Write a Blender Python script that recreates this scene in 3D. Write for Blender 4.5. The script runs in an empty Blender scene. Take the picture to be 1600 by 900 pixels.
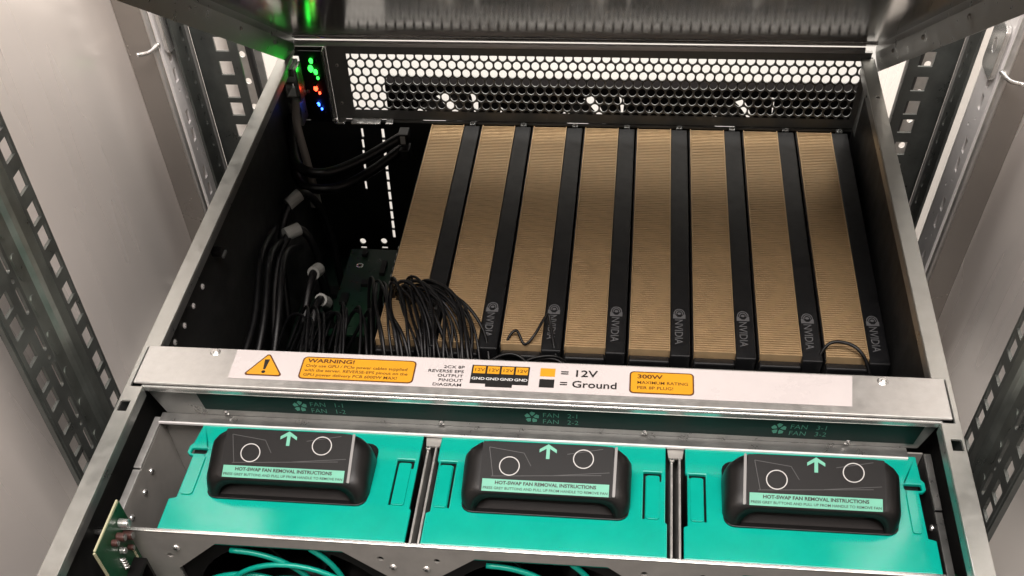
import bpy, bmesh, math, random
from mathutils import Vector, Matrix
from mathutils.geometry import tessellate_polygon, delaunay_2d_cdt
random.seed(7)
R = math.radians
scene = bpy.context.scene
COL = scene.collection

# ---------------------------------------------------------------- camera
cam_d = bpy.data.cameras.new('camera')
cam = bpy.data.objects.new('camera', cam_d); COL.objects.link(cam)
yaw, pit, rol = R(8.65656), R(-55.30047), R(-3.44158)
c, s = math.cos, math.sin
fw = Vector((-s(yaw)*c(pit), c(yaw)*c(pit), s(pit)))
rt = Vector((c(yaw), s(yaw), 0)); up = rt.cross(fw)
r2 = rt*c(rol) + up*s(rol); u2 = -rt*s(rol) + up*c(rol)
m = Matrix(((r2.x, u2.x, -fw.x, 0.0365537), (r2.y, u2.y, -fw.y, -0.37923956), (r2.z, u2.z, -fw.z, 0.35517151), (0, 0, 0, 1)))
cam.matrix_world = m
cam_d.sensor_width = 36; cam_d.lens = 36*1505.51/1600
cam_d.shift_x = 17.7/1600; cam_d.shift_y = 508.7/1600
cam_d.clip_start = 0.01; cam_d.clip_end = 50
scene.camera = cam

# ---------------------------------------------------------------- world, lamps, exposure
w = bpy.data.worlds.new('World'); scene.world = w; w.use_nodes = True
bg = w.node_tree.nodes['Background']; bg.inputs[0].default_value = (1.0, 0.95, 0.9, 1); bg.inputs[1].default_value = 0.07
scene.view_settings.view_transform = 'Standard'; scene.view_settings.look = 'None'
scene.view_settings.exposure = 0; scene.view_settings.gamma = 1; scene.view_settings.use_curve_mapping = False
scene.cycles.max_bounces = 10; scene.cycles.glossy_bounces = 6; scene.cycles.diffuse_bounces = 4
scene.cycles.caustics_reflective = False; scene.cycles.caustics_refractive = False
scene.cycles.use_denoising = True
scene.cycles.sample_clamp_indirect = 4.0

def area_lamp(name, loc, target, sx, sy, power, color):
    d = bpy.data.lights.new(name, 'AREA'); d.shape = 'RECTANGLE'; d.size = sx; d.size_y = sy
    d.energy = power; d.color = color
    o = bpy.data.objects.new(name, d); COL.objects.link(o); o.location = loc
    o.rotation_euler = (Vector(target)-Vector(loc)).to_track_quat('-Z', 'Y').to_euler()
    return o
area_lamp('aisle_ceiling_lamp', (0.0, -0.60, 1.80), (0.0, -0.1, 0.0), 2.4, 1.1, 112, (1.0, 0.93, 0.885))
area_lamp('rear_aisle_lamp', (0.0, 0.68, 0.55), (0.0, 1.3, -0.45), 1.1, 0.3, 15, (1.0, 0.97, 0.90))
area_lamp('rear_fill_lamp', (0.0, 1.25, 1.7), (0.0, 0.2, 0.0), 1.6, 0.4, 26, (1.0, 0.95, 0.92))  # added, unseen lamp that brightens the pale strips and upper side panels

# ---------------------------------------------------------------- materials
MATS = {}
def mat(name, col, metal=0.0, rough=0.5, var=0.0, nscale=60.0, rvar=0.0, bump=0.0, stretch=(1, 1, 1), spec=0.5, coat=0.0, emit=None, dist=0.0004, detail=6):
    if name in MATS: return MATS[name]
    m = bpy.data.materials.new(name); m.use_nodes = True
    nt = m.node_tree; b = nt.nodes['Principled BSDF']
    b.inputs['Base Color'].default_value = (*col, 1); b.inputs['Metallic'].default_value = metal
    b.inputs['Roughness'].default_value = rough; b.inputs['Specular IOR Level'].default_value = spec
    b.inputs['Coat Weight'].default_value = coat
    if emit:
        b.inputs['Emission Color'].default_value = (*emit[0], 1); b.inputs['Emission Strength'].default_value = emit[1]
    if var or rvar or bump:
        tc = nt.nodes.new('ShaderNodeTexCoord'); mp = nt.nodes.new('ShaderNodeMapping'); mp.inputs['Scale'].default_value = stretch
        nz = nt.nodes.new('ShaderNodeTexNoise'); nz.inputs['Scale'].default_value = nscale; nz.inputs['Detail'].default_value = detail; nz.inputs['Roughness'].default_value = 0.65
        nt.links.new(tc.outputs['Object'], mp.inputs[0]); nt.links.new(mp.outputs[0], nz.inputs['Vector'])
        def remap(lo, hi):
            r = nt.nodes.new('ShaderNodeMapRange'); r.inputs[1].default_value = 0.3; r.inputs[2].default_value = 0.7
            r.inputs[3].default_value = lo; r.inputs[4].default_value = hi; nt.links.new(nz.outputs[0], r.inputs[0]); return r
        if var:
            r = remap(1-var, 1+var); v = nt.nodes.new('ShaderNodeVectorMath'); v.operation = 'SCALE'
            v.inputs[0].default_value = col; nt.links.new(r.outputs[0], v.inputs['Scale']); nt.links.new(v.outputs[0], b.inputs['Base Color'])
        if rvar:
            r = remap(max(0.02, rough-rvar), min(1, rough+rvar)); nt.links.new(r.outputs[0], b.inputs['Roughness'])
        if bump:
            bp = nt.nodes.new('ShaderNodeBump'); bp.inputs['Strength'].default_value = bump; bp.inputs['Distance'].default_value = dist
            nt.links.new(nz.outputs[0], bp.inputs['Height']); nt.links.new(bp.outputs[0], b.inputs['Normal'])
    MATS[name] = m; return m
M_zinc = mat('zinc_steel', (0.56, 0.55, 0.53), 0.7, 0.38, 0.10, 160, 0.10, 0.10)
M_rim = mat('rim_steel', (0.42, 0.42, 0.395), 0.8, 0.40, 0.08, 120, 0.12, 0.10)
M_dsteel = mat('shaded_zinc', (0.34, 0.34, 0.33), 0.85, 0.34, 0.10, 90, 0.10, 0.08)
M_lid = mat('lid_steel', (0.23, 0.215, 0.20), 0.95, 0.15, 0.05, 25, 0.03, 0.05, (1, 1, 1), detail=2)
M_wall = mat('cabinet_panel', (0.90, 0.83, 0.78), 0.30, 0.22, 0.02, 16, 0.12, 0.06, (1, 1, 0.10), dist=0.003, detail=2)
M_post = mat('post_steel', (0.13, 0.14, 0.132), 0.65, 0.36, 0.20, 60, 0.12, 0.15)
M_strip = mat('pale_strip', (0.82, 0.79, 0.78), 0.1, 0.35, 0.06, 60, 0.08, 0.05)
M_inner = mat('chassis_inner', (0.045, 0.045, 0.044), 0.6, 0.42, 0.15, 60, 0.1, 0.05)
M_cage = mat('cage_steel', (0.50, 0.48, 0.45), 0.55, 0.36, 0.08, 80, 0.08, 0.08)
M_chrome = mat('bright_steel', (0.78, 0.77, 0.75), 0.85, 0.22, 0.03, 40, 0.03)
M_teal = mat('teal_plastic', (0.003, 0.350, 0.270), 0.0, 0.15, 0.06, 45, 0.06, 0.03, spec=0.5)
M_teal2 = mat('teal_wire', (0.004, 0.36, 0.27), 0.0, 0.25, 0.05, 60)
M_black = mat('black_plastic', (0.006, 0.0055, 0.0055), 0.0, 0.36, 0.1, 900, 0.03, 0.06, spec=0.3)
M_label = mat('black_label', (0.0045, 0.004, 0.004), 0.0, 0.42, 0.1, 90, 0.03, spec=0.22)
M_mint = mat('mint_print', (0.13, 0.42, 0.30), 0.0, 0.45, 0.05, 100)
M_print = mat('grey_print', (0.45, 0.45, 0.44), 0.0, 0.5)
M_ink = mat('black_ink', (0.012, 0.011, 0.011), 0.0, 0.5)
M_ring = mat('white_ring_print', (0.5, 0.49, 0.48), 0.0, 0.5)
M_stick = mat('sticker_white', (0.60, 0.55, 0.54), 0.0, 0.30, 0.03, 40, 0.08, 0.10)
M_amber = mat('sticker_amber', (0.66, 0.31, 0.020), 0.0, 0.4, 0.04, 60)
M_brown = mat('sticker_brown', (0.10, 0.035, 0.01), 0.0, 0.5)
M_wink = mat('white_ink', (0.7, 0.7, 0.7), 0.0, 0.5)
M_gold = mat('gold_fins', (0.78, 0.545, 0.30), 0.60, 0.36, 0.06, 150, 0.08)
M_goldd = mat('gold_base', (0.16, 0.10, 0.05), 0.5, 0.6)
M_shroud = mat('card_shroud', (0.004, 0.0042, 0.005), 0.0, 0.48, 0.2, 120, 0.08, 0.05)
M_nv = mat('card_print', (0.17, 0.17, 0.175), 0.3, 0.4)
M_green = mat('label_green', (0.003, 0.016, 0.0135), 0.0, 0.45, 0.1, 60, 0.05, spec=0.3)
M_pcb = mat('pcb_green', (0.008, 0.055, 0.022), 0.1, 0.35, 0.25, 300, 0.1, 0.1)
M_pcbe = mat('pcb_edge', (0.42, 0.40, 0.26), 0.0, 0.5)
M_board = mat('board_dark', (0.004, 0.014, 0.009), 0.1, 0.4, 0.4, 400, 0.1, 0.1)
M_comp = mat('component', (0.07, 0.03, 0.025), 0.2, 0.4)
M_cable = mat('cable_black', (0.0025, 0.0025, 0.003), 0.0, 0.42, 0.1, 200, 0.05, spec=0.3)
M_tag = mat('cable_tag', (0.30, 0.30, 0.28), 0.0, 0.5, 0.05, 80)
M_mesh = mat('mesh_steel', (0.20, 0.205, 0.20), 0.2, 0.45, 0.08, 100, 0.08)
M_white = mat('rear_white', (0.86, 0.84, 0.80), 0.0, 0.7, 0.02, 3)
M_floor = mat('floor_tile', (0.35, 0.34, 0.33), 0.0, 0.5, 0.08, 8, 0.1)
M_rubber = mat('dark_rubber', (0.01, 0.01, 0.01), 0.0, 0.6)
M_ledg = mat('led_green', (0.02, 0.5, 0.05), 0, 0.3, emit=((0.03, 1.0, 0.06), 4.5))
M_ledr = mat('led_red', (0.5, 0.05, 0.02), 0, 0.3, emit=((1.0, 0.06, 0.02), 7))
M_ledb = mat('led_blue', (0.02, 0.08, 0.5), 0, 0.3, emit=((0.03, 0.12, 1.0), 9))

# ---------------------------------------------------------------- builders
def thing(name, label, cat, loc=(0, 0, 0), group=None):
    o = bpy.data.objects.new(name, None); COL.objects.link(o); o.location = loc; o.empty_display_size = 0.01
    o['label'] = label; o['category'] = cat
    if group: o['group'] = group
    return o
def rootof(o):
    while o.parent: o = o.parent
    return o
def build(name, bm, mt, parent=None, label=None, kind=None, smooth=False, bevel=0.0):
    """link the bmesh (drawn in world coordinates) as one mesh object"""
    if parent is not None:
        r = rootof(parent)
        bmesh.ops.translate(bm, verts=bm.verts, vec=-Vector(r.location))
    me = bpy.data.meshes.new(name); bm.to_mesh(me); bm.free()
    me.materials.append(mt)
    if smooth:
        for p in me.polygons: p.use_smooth = True
    o = bpy.data.objects.new(name, me); COL.objects.link(o)
    if parent is not None: o.parent = parent
    if label: o['label'] = label
    if kind: o['kind'] = kind
    if bevel:
        md = o.modifiers.new('edge', 'BEVEL'); md.width = bevel; md.segments = 2; md.limit_method = 'ANGLE'; md.angle_limit = R(40)
    return o
def NB(): return bmesh.new()
def box(bm, x0, x1, y0, y1, z0, z1):
    v = [bm.verts.new(p) for p in ((x0,y0,z0),(x1,y0,z0),(x1,y1,z0),(x0,y1,z0),(x0,y0,z1),(x1,y0,z1),(x1,y1,z1),(x0,y1,z1))]
    for f in ((3,2,1,0),(4,5,6,7),(0,1,5,4),(1,2,6,5),(2,3,7,6),(3,0,4,7)): bm.faces.new([v[i] for i in f])
    return v
def plate(bm, outer, holes, t0, t1, mp):
    """flat sheet with real holes; outer/holes are lists of (u,v); mp(u,v,w) maps to the world"""
    loops = [outer]+holes
    if len(holes) < 2:
        tris = tessellate_polygon([[Vector((u, v, 0)) for u, v in L] for L in loops])
        flat = [p for L in loops for p in L]
    else:
        src = [Vector(p) for L in loops for p in L]; ed = []; k = 0
        for L in loops:
            ed += [(k+i, k+(i+1) % len(L)) for i in range(len(L))]; k += len(L)
        vo, eo, fo, ov, oe, of = delaunay_2d_cdt(src, ed, [], 0, 1e-7)
        def inside(p, L):
            r = False
            for i in range(len(L)):
                (x1, y1), (x2, y2) = L[i], L[i-1]
                if (y1 > p[1]) != (y2 > p[1]) and p[0] < (x2-x1)*(p[1]-y1)/(y2-y1)+x1: r = not r
            return r
        bb = [(min(q[0] for q in L), max(q[0] for q in L), min(q[1] for q in L), max(q[1] for q in L)) for L in holes]
        o2n = {}
        for i, o_ in enumerate(ov):
            for q in o_: o2n[q] = i
        tris = []
        for f in fo:
            cx_ = sum(vo[i].x for i in f)/3; cy_ = sum(vo[i].y for i in f)/3
            if not inside((cx_, cy_), outer): continue
            if any(B[0] <= cx_ <= B[1] and B[2] <= cy_ <= B[3] and inside((cx_, cy_), H) for B, H in zip(bb, holes)): continue
            tris.append(f)
        flat = [tuple(v) for v in vo]
    a = [bm.verts.new(mp(u, v, t0)) for u, v in flat]; b = [bm.verts.new(mp(u, v, t1)) for u, v in flat]
    for t in tris:
        try: bm.faces.new([a[i] for i in t]); bm.faces.new([b[i] for i in reversed(t)])
        except ValueError: pass
    if len(holes) >= 2:
        a = [a[o2n[i]] for i in range(len(src))]; b = [b[o2n[i]] for i in range(len(src))]
    k = 0
    for L in loops:
        n = len(L)
        for i in range(n):
            j = (i+1) % n
            try: bm.faces.new([a[k+i], a[k+j], b[k+j], b[k+i]])
            except ValueError: pass
        k += n
    bmesh.ops.recalc_face_normals(bm, faces=bm.faces)
def XY(z):  return lambda u, v, t: (u, v, z+t)
def YZ(x):  return lambda u, v, t: (x+t, u, v)
def XZ(y):  return lambda u, v, t: (u, y+t, v)
def rect(u0, u1, v0, v1): return [(u0,v0),(u1,v0),(u1,v1),(u0,v1)]
def rrect(u0, u1, v0, v1, r, n=4):
    P = []
    for cx, cy, a0 in ((u1-r,v0+r,-90),(u1-r,v1-r,0),(u0+r,v1-r,90),(u0+r,v0+r,180)):
        for i in range(n+1):
            a = R(a0+90*i/n); P.append((cx+r*math.cos(a), cy+r*math.sin(a)))
    return P
def circ(u, v, r, n=16, sx=1, sy=1): return [(u+sx*r*math.cos(2*math.pi*i/n), v+sy*r*math.sin(2*math.pi*i/n)) for i in range(n)]
def sheet(bm, poly, mp, t=0.0):
    vs = [bm.verts.new(mp(u, v, t)) for u, v in poly]
    f = bm.faces.new(vs); f.normal_update(); return f
def smoothpath(pts, n=8):
    P = [Vector(p) for p in pts]; P = [2*P[0]-P[1]]+P+[2*P[-1]-P[-2]]; out = []
    for i in range(1, len(P)-2):
        for k in range(n):
            t = k/n; a, b, d, e = P[i-1], P[i], P[i+1], P[i+2]
            out.append(0.5*((2*b)+(-a+d)*t+(2*a-5*b+4*d-e)*t*t+(-a+3*b-3*d+e)*t**3))
    out.append(P[-2]); return out
def tube(bm, pts, r, seg=8, n=8, smooth=True, closed=False):
    P = smoothpath(pts, n) if smooth else [Vector(p) for p in pts]
    N = len(P); rings = []
    t0 = (P[1]-P[0]).normalized(); nrm = t0.orthogonal().normalized()
    for i in range(N):
        if closed: t = (P[(i+1) % N]-P[i-1]).normalized()
        else: t = (P[min(i+1, N-1)]-P[max(i-1, 0)]).normalized()
        nrm = (nrm-t*nrm.dot(t)).normalized(); bn = t.cross(nrm)
        rings.append([bm.verts.new(P[i]+(nrm*math.cos(2*math.pi*k/seg)+bn*math.sin(2*math.pi*k/seg))*r) for k in range(seg)])
    for i in range(N if closed else N-1):
        A, B = rings[i], rings[(i+1) % N]
        for k in range(seg): bm.faces.new([A[k], A[(k+1) % seg], B[(k+1) % seg], B[k]])
    if not closed: bm.faces.new(rings[0][::-1]); bm.faces.new(rings[-1])
def cyl(bm, c0, axis, r, h, seg=16, r2=None):
    c0 = Vector(c0); a = Vector(axis).normalized(); n = a.orthogonal().normalized(); b = a.cross(n); r2 = r if r2 is None else r2
    A = [bm.verts.new(c0+(n*math.cos(2*math.pi*k/seg)+b*math.sin(2*math.pi*k/seg))*r) for k in range(seg)]
    B = [bm.verts.new(c0+a*h+(n*math.cos(2*math.pi*k/seg)+b*math.sin(2*math.pi*k/seg))*r2) for k in range(seg)]
    for k in range(seg): bm.faces.new([A[k], A[(k+1) % seg], B[(k+1) % seg], B[k]])
    bm.faces.new(A[::-1]); bm.faces.new(B)
def screw(name, pos, axis, parent, r=0.0022, mt=None):
    """pan-head screw with a cross recess"""
    bm = NB(); a = Vector(axis).normalized(); p = Vector(pos)
    cyl(bm, p, a, r, 0.0006, 16, r*0.9); cyl(bm, p+a*0.0006, a, r*0.9, 0.0005, 16, r*0.55)
    o = build(name, bm, mt or M_chrome, parent)
    n = a.orthogonal().normalized(); b = a.cross(n); bm = NB()
    for d1, d2 in ((n, b), (b, n)):
        q = p+a*0.00112
        vs = [bm.verts.new(q+d1*s1*r*0.5+d2*s2*r*0.12) for s1, s2 in ((-1,-1),(1,-1),(1,1),(-1,1))]
        if (vs[1].co-vs[0].co).cross(vs[2].co-vs[1].co).dot(a) < 0: vs = vs[::-1]
        bm.faces.new(vs)
        p = p+a*0.00005
    build('cross_recess', bm, M_ink, o)
    return o
def text(name, body, mtx, size, mt, parent, xs=1.0, bold=0.0, align='LEFT', shear=0.0, spacing=1.0):
    cu = bpy.data.curves.new('t', 'FONT'); cu.body = body; cu.size = size; cu.offset = bold*size; cu.align_x = align
    cu.shear = shear; cu.space_character = spacing; cu.resolution_u = 3
    ob = bpy.data.objects.new('t', cu); COL.objects.link(ob)
    bpy.context.view_layer.update()
    me = bpy.data.meshes.new_from_object(ob.evaluated_get(bpy.context.evaluated_depsgraph_get()))
    bpy.data.objects.remove(ob); bpy.data.curves.remove(cu)
    bm = NB(); bm.from_mesh(me); bpy.data.meshes.remove(me)
    bmesh.ops.transform(bm, matrix=mtx @ Matrix.Diagonal((xs, 1, 1, 1)), verts=bm.verts)
    return build(name, bm, mt, parent)
def frame(o, ux, uy):
    """matrix whose local x,y run along ux,uy, origin o"""
    ux = Vector(ux).normalized(); uy = Vector(uy).normalized(); uz = ux.cross(uy)
    return Matrix(((ux.x,uy.x,uz.x,o[0]),(ux.y,uy.y,uz.y,o[1]),(ux.z,uy.z,uz.z,o[2]),(0,0,0,1)))
def copy_tree(o, parent=None):
    c = o.copy(); COL.objects.link(c); c.parent = parent
    for ch in o.children: copy_tree(ch, c)
    return c

# ================================================================= SETTING
bm = NB(); box(bm, -2.5, 2.5, -2.5, 1.5, -1.12, -1.10); build('floor', bm, M_floor, kind='structure')
bm = NB(); box(bm, -2.5, 2.5, 1.5, 1.54, -1.10, 1.6); build('wall', bm, M_white, kind='structure')

# ---- rack cabinet
cab = thing('rack_cabinet', 'open server rack cabinet with pale metal side panels around the pulled-out server', 'server rack', (0, 0.2, -1.10))
WX = 0.285
for sg in (-1, 1):
    bm = NB(); box(bm, min(sg*WX, sg*(WX+0.002)), max(sg*WX, sg*(WX+0.002)), -0.75, 0.60, -1.09, 0.75)
    build('side_panel', bm, M_wall, cab)
    # pale profile with paired holes beside the rear post
    ya, yb, yh = (0.2550, 0.2850, 0.2640) if sg < 0 else (0.2365, 0.2665, 0.2480)
    holes = []; z = 0.034-0.0410*9
    while z < 0.30:
        for dz in (0, 0.0128): holes.append(rect(yh-0.0024, yh+0.0024, z+dz-0.0044, z+dz+0.0044))
        holes.append(circ(yh+0.0075, z+0.023, 0.0011, 8)); holes.append(circ(yh-0.0010, z-0.010, 0.0009, 8)); z += 0.0410
    bm = NB(); plate(bm, rect(ya, yb, -0.38, 0.40), holes, -0.0008, 0.0008, YZ(sg*0.262)); build('hole_strip', bm, M_strip, cab)
    bm = NB(); box(bm, *sorted((sg*0.2628, sg*(WX-0.0005))), ya-0.0020, ya-0.0002, -0.38, 0.40); build('strip_flange', bm, mat('brown_steel', (0.36, 0.33, 0.30), 0.6, 0.24, 0.05, 9, 0.05), cab, bevel=0.0008)
    bm = NB(); tube(bm, [(sg*0.2650, ya-0.0010, -0.38), (sg*0.2650, ya-0.0010, 0.40)], 0.0022, 10, smooth=False); build('rolled_corner', bm, M_zinc, cab, smooth=True)
    bm = NB(); tube(bm, [(sg*0.2690, yb+0.0060, -0.38), (sg*0.2690, yb+0.0060, 0.40)], 0.0062, 16, smooth=False); build('rounded_rib', bm, M_strip, cab, smooth=True)
    # rear door frame
    fx0, fx1 = 0.262, 0.340
    bm = NB()
    holes = []; z = -0.3
    while z < 0.2:
        holes.append(circ(sg*0.2790, z, 0.0026, 14)); z += 0.0220
    plate(bm, rect(*sorted((sg*fx0, sg*fx1)), -1.0, 0.5), holes, 0, 0.0015, XZ(0.440)); build('rear_frame', bm, M_zinc, cab)
    bm = NB(); tube(bm, [(sg*0.2700, 0.434, 0.12), (sg*0.2700, 0.432, 0.02), (sg*0.2680, 0.433, -0.10), (sg*0.2680, 0.434, -0.3)], 0.0032, 10); build('door_seal', bm, M_rubber, cab, smooth=True)
# latch bracket on each hole strip
for sg in (-1, 1):
    y0 = 0.2580 if sg < 0 else 0.2390
    bm = NB(); plate(bm, rrect(y0, y0+0.024, 0.050, 0.080, 0.004), [circ(y0+0.012, 0.066, 0.004)], 0.0, 0.003, YZ(0.2580 if sg > 0 else -0.2610))
    o = build('latch_bracket', bm, M_chrome, cab, bevel=0.0006)
    bm = NB(); tube(bm, [(sg*0.262, y0-0.003, 0.058), (sg*0.266, y0-0.012, 0.057), (sg*0.272, y0-0.018, 0.058)], 0.0013, 8); build('latch_pin', bm, M_chrome, o, smooth=True)

# ---- mounting posts (EIA hole pattern 15.9 / 15.9 / 12.7)
def eia(z0, zlo, zhi, phase=0):
    st = (0.01588, 0.01588, 0.0127); out = [z0]; z = z0; k = phase
    while z > zlo: z -= st[k % 3]; k += 1; out.append(z)
    z = z0; k = phase-1
    while z < zhi: z += st[k % 3]; k -= 1; out.append(z)
    return sorted(out)
def near_post(sg, x, label):
    t = thing('mounting_post', label, 'rack post', (sg*0.25, 0, -1.05), 'perforated mounting posts of the rack')
    zlo, zhi = -0.45, 0.30
    LEAN = 0.06
    def lean(xx): return lambda u, v, t: (xx+t, u+(v-0.05)*LEAN, v)
    mp = lean(sg*x)
    za = eia(0.113, zlo+0.02, zhi-0.02, 0); zb = eia(0.054, zlo+0.02, zhi-0.02, 0)
    za2 = [z for z in za if zlo+0.01 < z < zhi-0.01]; zb2 = [z for z in zb if zlo+0.01 < z < zhi-0.01]
    bm = NB(); plate(bm, rect(0.0225, 0.0377, zlo, zhi), [rect(0.0256, 0.0353, z-0.0047, z+0.0047) for z in za2], -0.0009, 0.0009, mp)
    build('perforated_flange', bm, M_post, t)
    bm = NB()
    hs = [rect(-0.0268, -0.0173, z-0.0047, z+0.0047) for z in zb2]; z = zlo+0.02
    while z < zhi-0.03:
        hs.append(rrect(-0.0108, -0.0075, z-0.0075, z+0.0075, 0.0016, 3)); hs.append(rrect(-0.0108, -0.0075, z+0.0153, z+0.0297, 0.0016, 3)); hs.append(circ(-0.0092, z+0.0112, 0.0014, 8)); z += 0.0445
    plate(bm, rect(-0.0300, -0.0050, zlo, zhi), hs, -0.0009, 0.0009, mp); build('perforated_flange', bm, M_post, t)
    # folded channel between the two flanges
    prof = [(-0.0050, 0.0), (-0.0025, 0.0030), (0.0100, 0.0030), (0.0125, 0.0010), (0.0150, 0.0), (0.0190, 0.0), (0.0225, 0.0)]
    bm = NB(); L = []
    for zz in (zlo, zhi):
        L.append([bm.verts.new((sg*(x+d), y+(zz-0.05)*LEAN, zz)) for y, d in prof])
    for i in range(len(prof)-1): bm.faces.new([L[0][i], L[0][i+1], L[1][i+1], L[1][i]])
    o = build('folded_channel', bm, mat('channel_steel', (0.24, 0.26, 0.24), 0.8, 0.36, 0.2, 60, 0.1, 0.15), t); md = o.modifiers.new('t', 'SOLIDIFY'); md.thickness = 0.0015; md.offset = 0
    bm = NB(); z = zlo+0.03
    while z < zhi-0.03:
        for zz, hh in ((z, 0.007), (z+0.022, 0.0065)):
            vs = rrect(0.0010, 0.0062, zz-hh, zz+hh, 0.0028, 3); plate(bm, vs, [], 0, 0.0008, lean(-(x+0.0026) if sg < 0 else x+0.0018))
        z += 0.0445
    build('embossed_bead', bm, MATS['channel_steel'], t)
    bm = NB(); plate(bm, rect(-0.0316, -0.0301, zlo, zhi), [], 0, 0.0030, lean(sg*x-0.0030 if sg < 0 else x)); build('front_flange', bm, M_post, t)
    return t
near_post(-1, 0.250, 'dark perforated rack post at the left edge of the photo, in front')
near_post(1, 0.243, 'dark perforated rack post at the lower right edge of the photo, in front')
def rear_post(sg, label):
    t = thing('mounting_post', label, 'rack post', (sg*0.25, 0.29, -1.05), 'perforated mounting posts of the rack')
    zlo, zhi = -0.40, 0.22
    zz = [z for z in eia(0.041 if sg < 0 else 0.033, zlo, zhi, 0) if zlo+0.01 < z < zhi-0.01]
    xc = 0.2355 if sg < 0 else 0.237
    y = 0.292 if sg < 0 else 0.302
    bm = NB(); plate(bm, rect(*sorted((sg*(xc-0.0110), sg*(xc+0.0195))), zlo, zhi), [rect(*sorted((sg*(xc-0.0047), sg*(xc+0.0047))), z-0.0047, z+0.0047) for z in zz], 0, 0.0018, XZ(y))
    build('perforated_flange', bm, M_post, t)
    hs = [rrect(y-0.0150, y-0.0112, z-0.0045, z+0.0045, 0.0012, 2) for z in zz]
    bm = NB(); plate(bm, rect(y-0.0270, y-0.0005, zlo, zhi), hs, -0.0009, 0.0009, YZ(sg*(xc+0.0205))); build('side_flange', bm, M_post, t)
    bm = NB(); box(bm, *sorted((sg*(xc+0.0180), sg*(xc+0.0195))), y-0.0065, y-0.0055, zlo, zhi); build('folded_rib', bm, M_zinc, t)
    return t
rear_post(-1, 'perforated rack post behind the left chassis rim, near the lid hinge')
rear_post(1, 'perforated rack post behind the right chassis rim, near the lid hinge')

# ================================================================= CHASSIS
ZF = -0.175
ch = thing('server_chassis', 'open sheet-metal server chassis pulled forward between the rack posts', 'server', (0, 0.1, ZF))
bm = NB(); box(bm, -0.219, 0.219, -0.30, 0.376, ZF-0.0015, ZF); build('floor_pan', bm, M_inner, ch)
for sg in (-1, 1):
    holes = []
    if sg < 0:
        for i, (y, z) in enumerate([(0.1189,-0.0255),(0.099,-0.0250),(0.0797,-0.0248),(0.0617,-0.0227),(0.150,-0.030),(0.180,-0.030)]):
            if i < 4: screw('lit_hole_spot', (-0.2190, y, z), (1, 0, 0), ch, 0.0019, M_strip)  # pale raised heads stand in for light showing through wall holes
    else:
        holes.append(circ(0.0475, -0.006, 0.0016, 10, 1, 1.6))
    bm = NB(); plate(bm, rect(-0.30, 0.377, ZF, -0.0016), holes, -0.00075, 0.00075, YZ(sg*0.21975)); build('side_wall', bm, M_inner, ch)
    # top rim, notched where the crossbar drops in, with a slot near the front
    o, i_, n_ = sg*0.2207, sg*0.2108, sg*0.2178
    outer = [(o, -0.30), (i_, -0.30), (i_, -0.0012), (n_, -0.0012), (n_, 0.0312), (i_, 0.0312), (i_, 0.372), (o, 0.372)]
    slot = rect(*sorted((sg*0.2192, sg*0.2140)), -0.0205, -0.0125)
    hl = [slot]
    if sg > 0: hl.append(circ(0.2165, 0.318, 0.0014, 10))
    bm = NB(); plate(bm, outer, hl, -0.0016, 0.0, XY(0)); build('top_rim', bm, M_rim, ch, bevel=0.0004)
    for y0, y1 in ((-0.30, -0.0015), (0.0315, 0.3640)):
        bm = NB(); box(bm, *sorted((sg*0.2108, sg*0.2120)), y0, y1, -0.0065, -0.00165); build('rim_lip', bm, M_dsteel, ch)
    bm = NB(); plate(bm, rect(-0.030, -0.006, -0.009, -0.0018), [rect(-0.0205, -0.0125, -0.0075, -0.0035)], 0, 0.0007, YZ(sg*0.2206)); build('slide_catch', bm, M_zinc, ch)

# rear bezel with hexagonal ventilation holes
YR = 0.374
def hexpanel(u0, u1, v0, v1, pu, ap, y0, th):
    bm = NB(); pv = pu*math.sqrt(3)/2; Rc = pu/math.sqrt(3)
    cl = lambda a, b, c: max(b, min(c, a))
    j = 0; v = v1-0.0010
    while v > v0-pv:
        u = u0+(pu/2 if j % 2 else 0.0)
        while u < u1+pu/2:
            ci = []; hi = []
            for k in range(6):
                a0 = R(60*k+30)
                pc = (u+Rc*math.cos(a0), v+Rc*math.sin(a0)); ci.append(pc)
                for da in (-13, 13):
                    a = a0+R(da); rr = ap/math.cos(R(30))*0.965/ (1.0)
                    rr = ap/math.cos(R(30-13))
                    hi.append((u+rr*math.cos(a), v+rr*math.sin(a)))
            C_ = [(cl(p[0], u0, u1), cl(p[1], v0, v1)) for p in ci]; H_ = [(cl(p[0], u0, u1), cl(p[1], v0, v1)) for p in hi]
            for w_, flip in ((0, 0), (th, 1)):
                cv = [bm.verts.new((p[0], y0+w_, p[1])) for p in C_]; hv = [bm.verts.new((p[0], y0+w_, p[1])) for p in H_]
                if not flip: hf = hv
                else: hb = hv
                for k in range(6):
                    k2 = (k+1) % 6
                    for f in ([cv[k], hv[2*k], hv[2*k+1]], [cv[k], hv[2*k+1], hv[(2*k+2) % 12], cv[k2]]):
                        bm.faces.new(f if flip else f[::-1])
            for k in range(12): bm.faces.new([hf[k], hf[(k+1) % 12], hb[(k+1) % 12], hb[k]])
            u += pu
        v -= pv; j += 1
    bmesh.ops.remove_doubles(bm, verts=bm.verts, dist=1e-6)
    bmesh.ops.dissolve_degenerate(bm, dist=1e-7, edges=bm.edges)
    return bm
rb = thing('rear_vent_bezel', 'steel rear bezel with rows of hexagonal vent holes below the lid hinge', 'vent panel', (0.02, YR, -0.05))
build('hex_grille', hexpanel(-0.1720, 0.2145, -0.0460, -0.0030, 0.0071, 0.00292, YR, 0.0010), M_mesh, rb)
bm = NB(); plate(bm, rect(-0.1868, 0.2185, -0.0530, 0.0030), [rect(-0.1720, 0.2145, -0.0460, -0.0030)], 0, 0.0010, XZ(YR)); build('bezel_frame', bm, M_mesh, rb)
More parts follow.
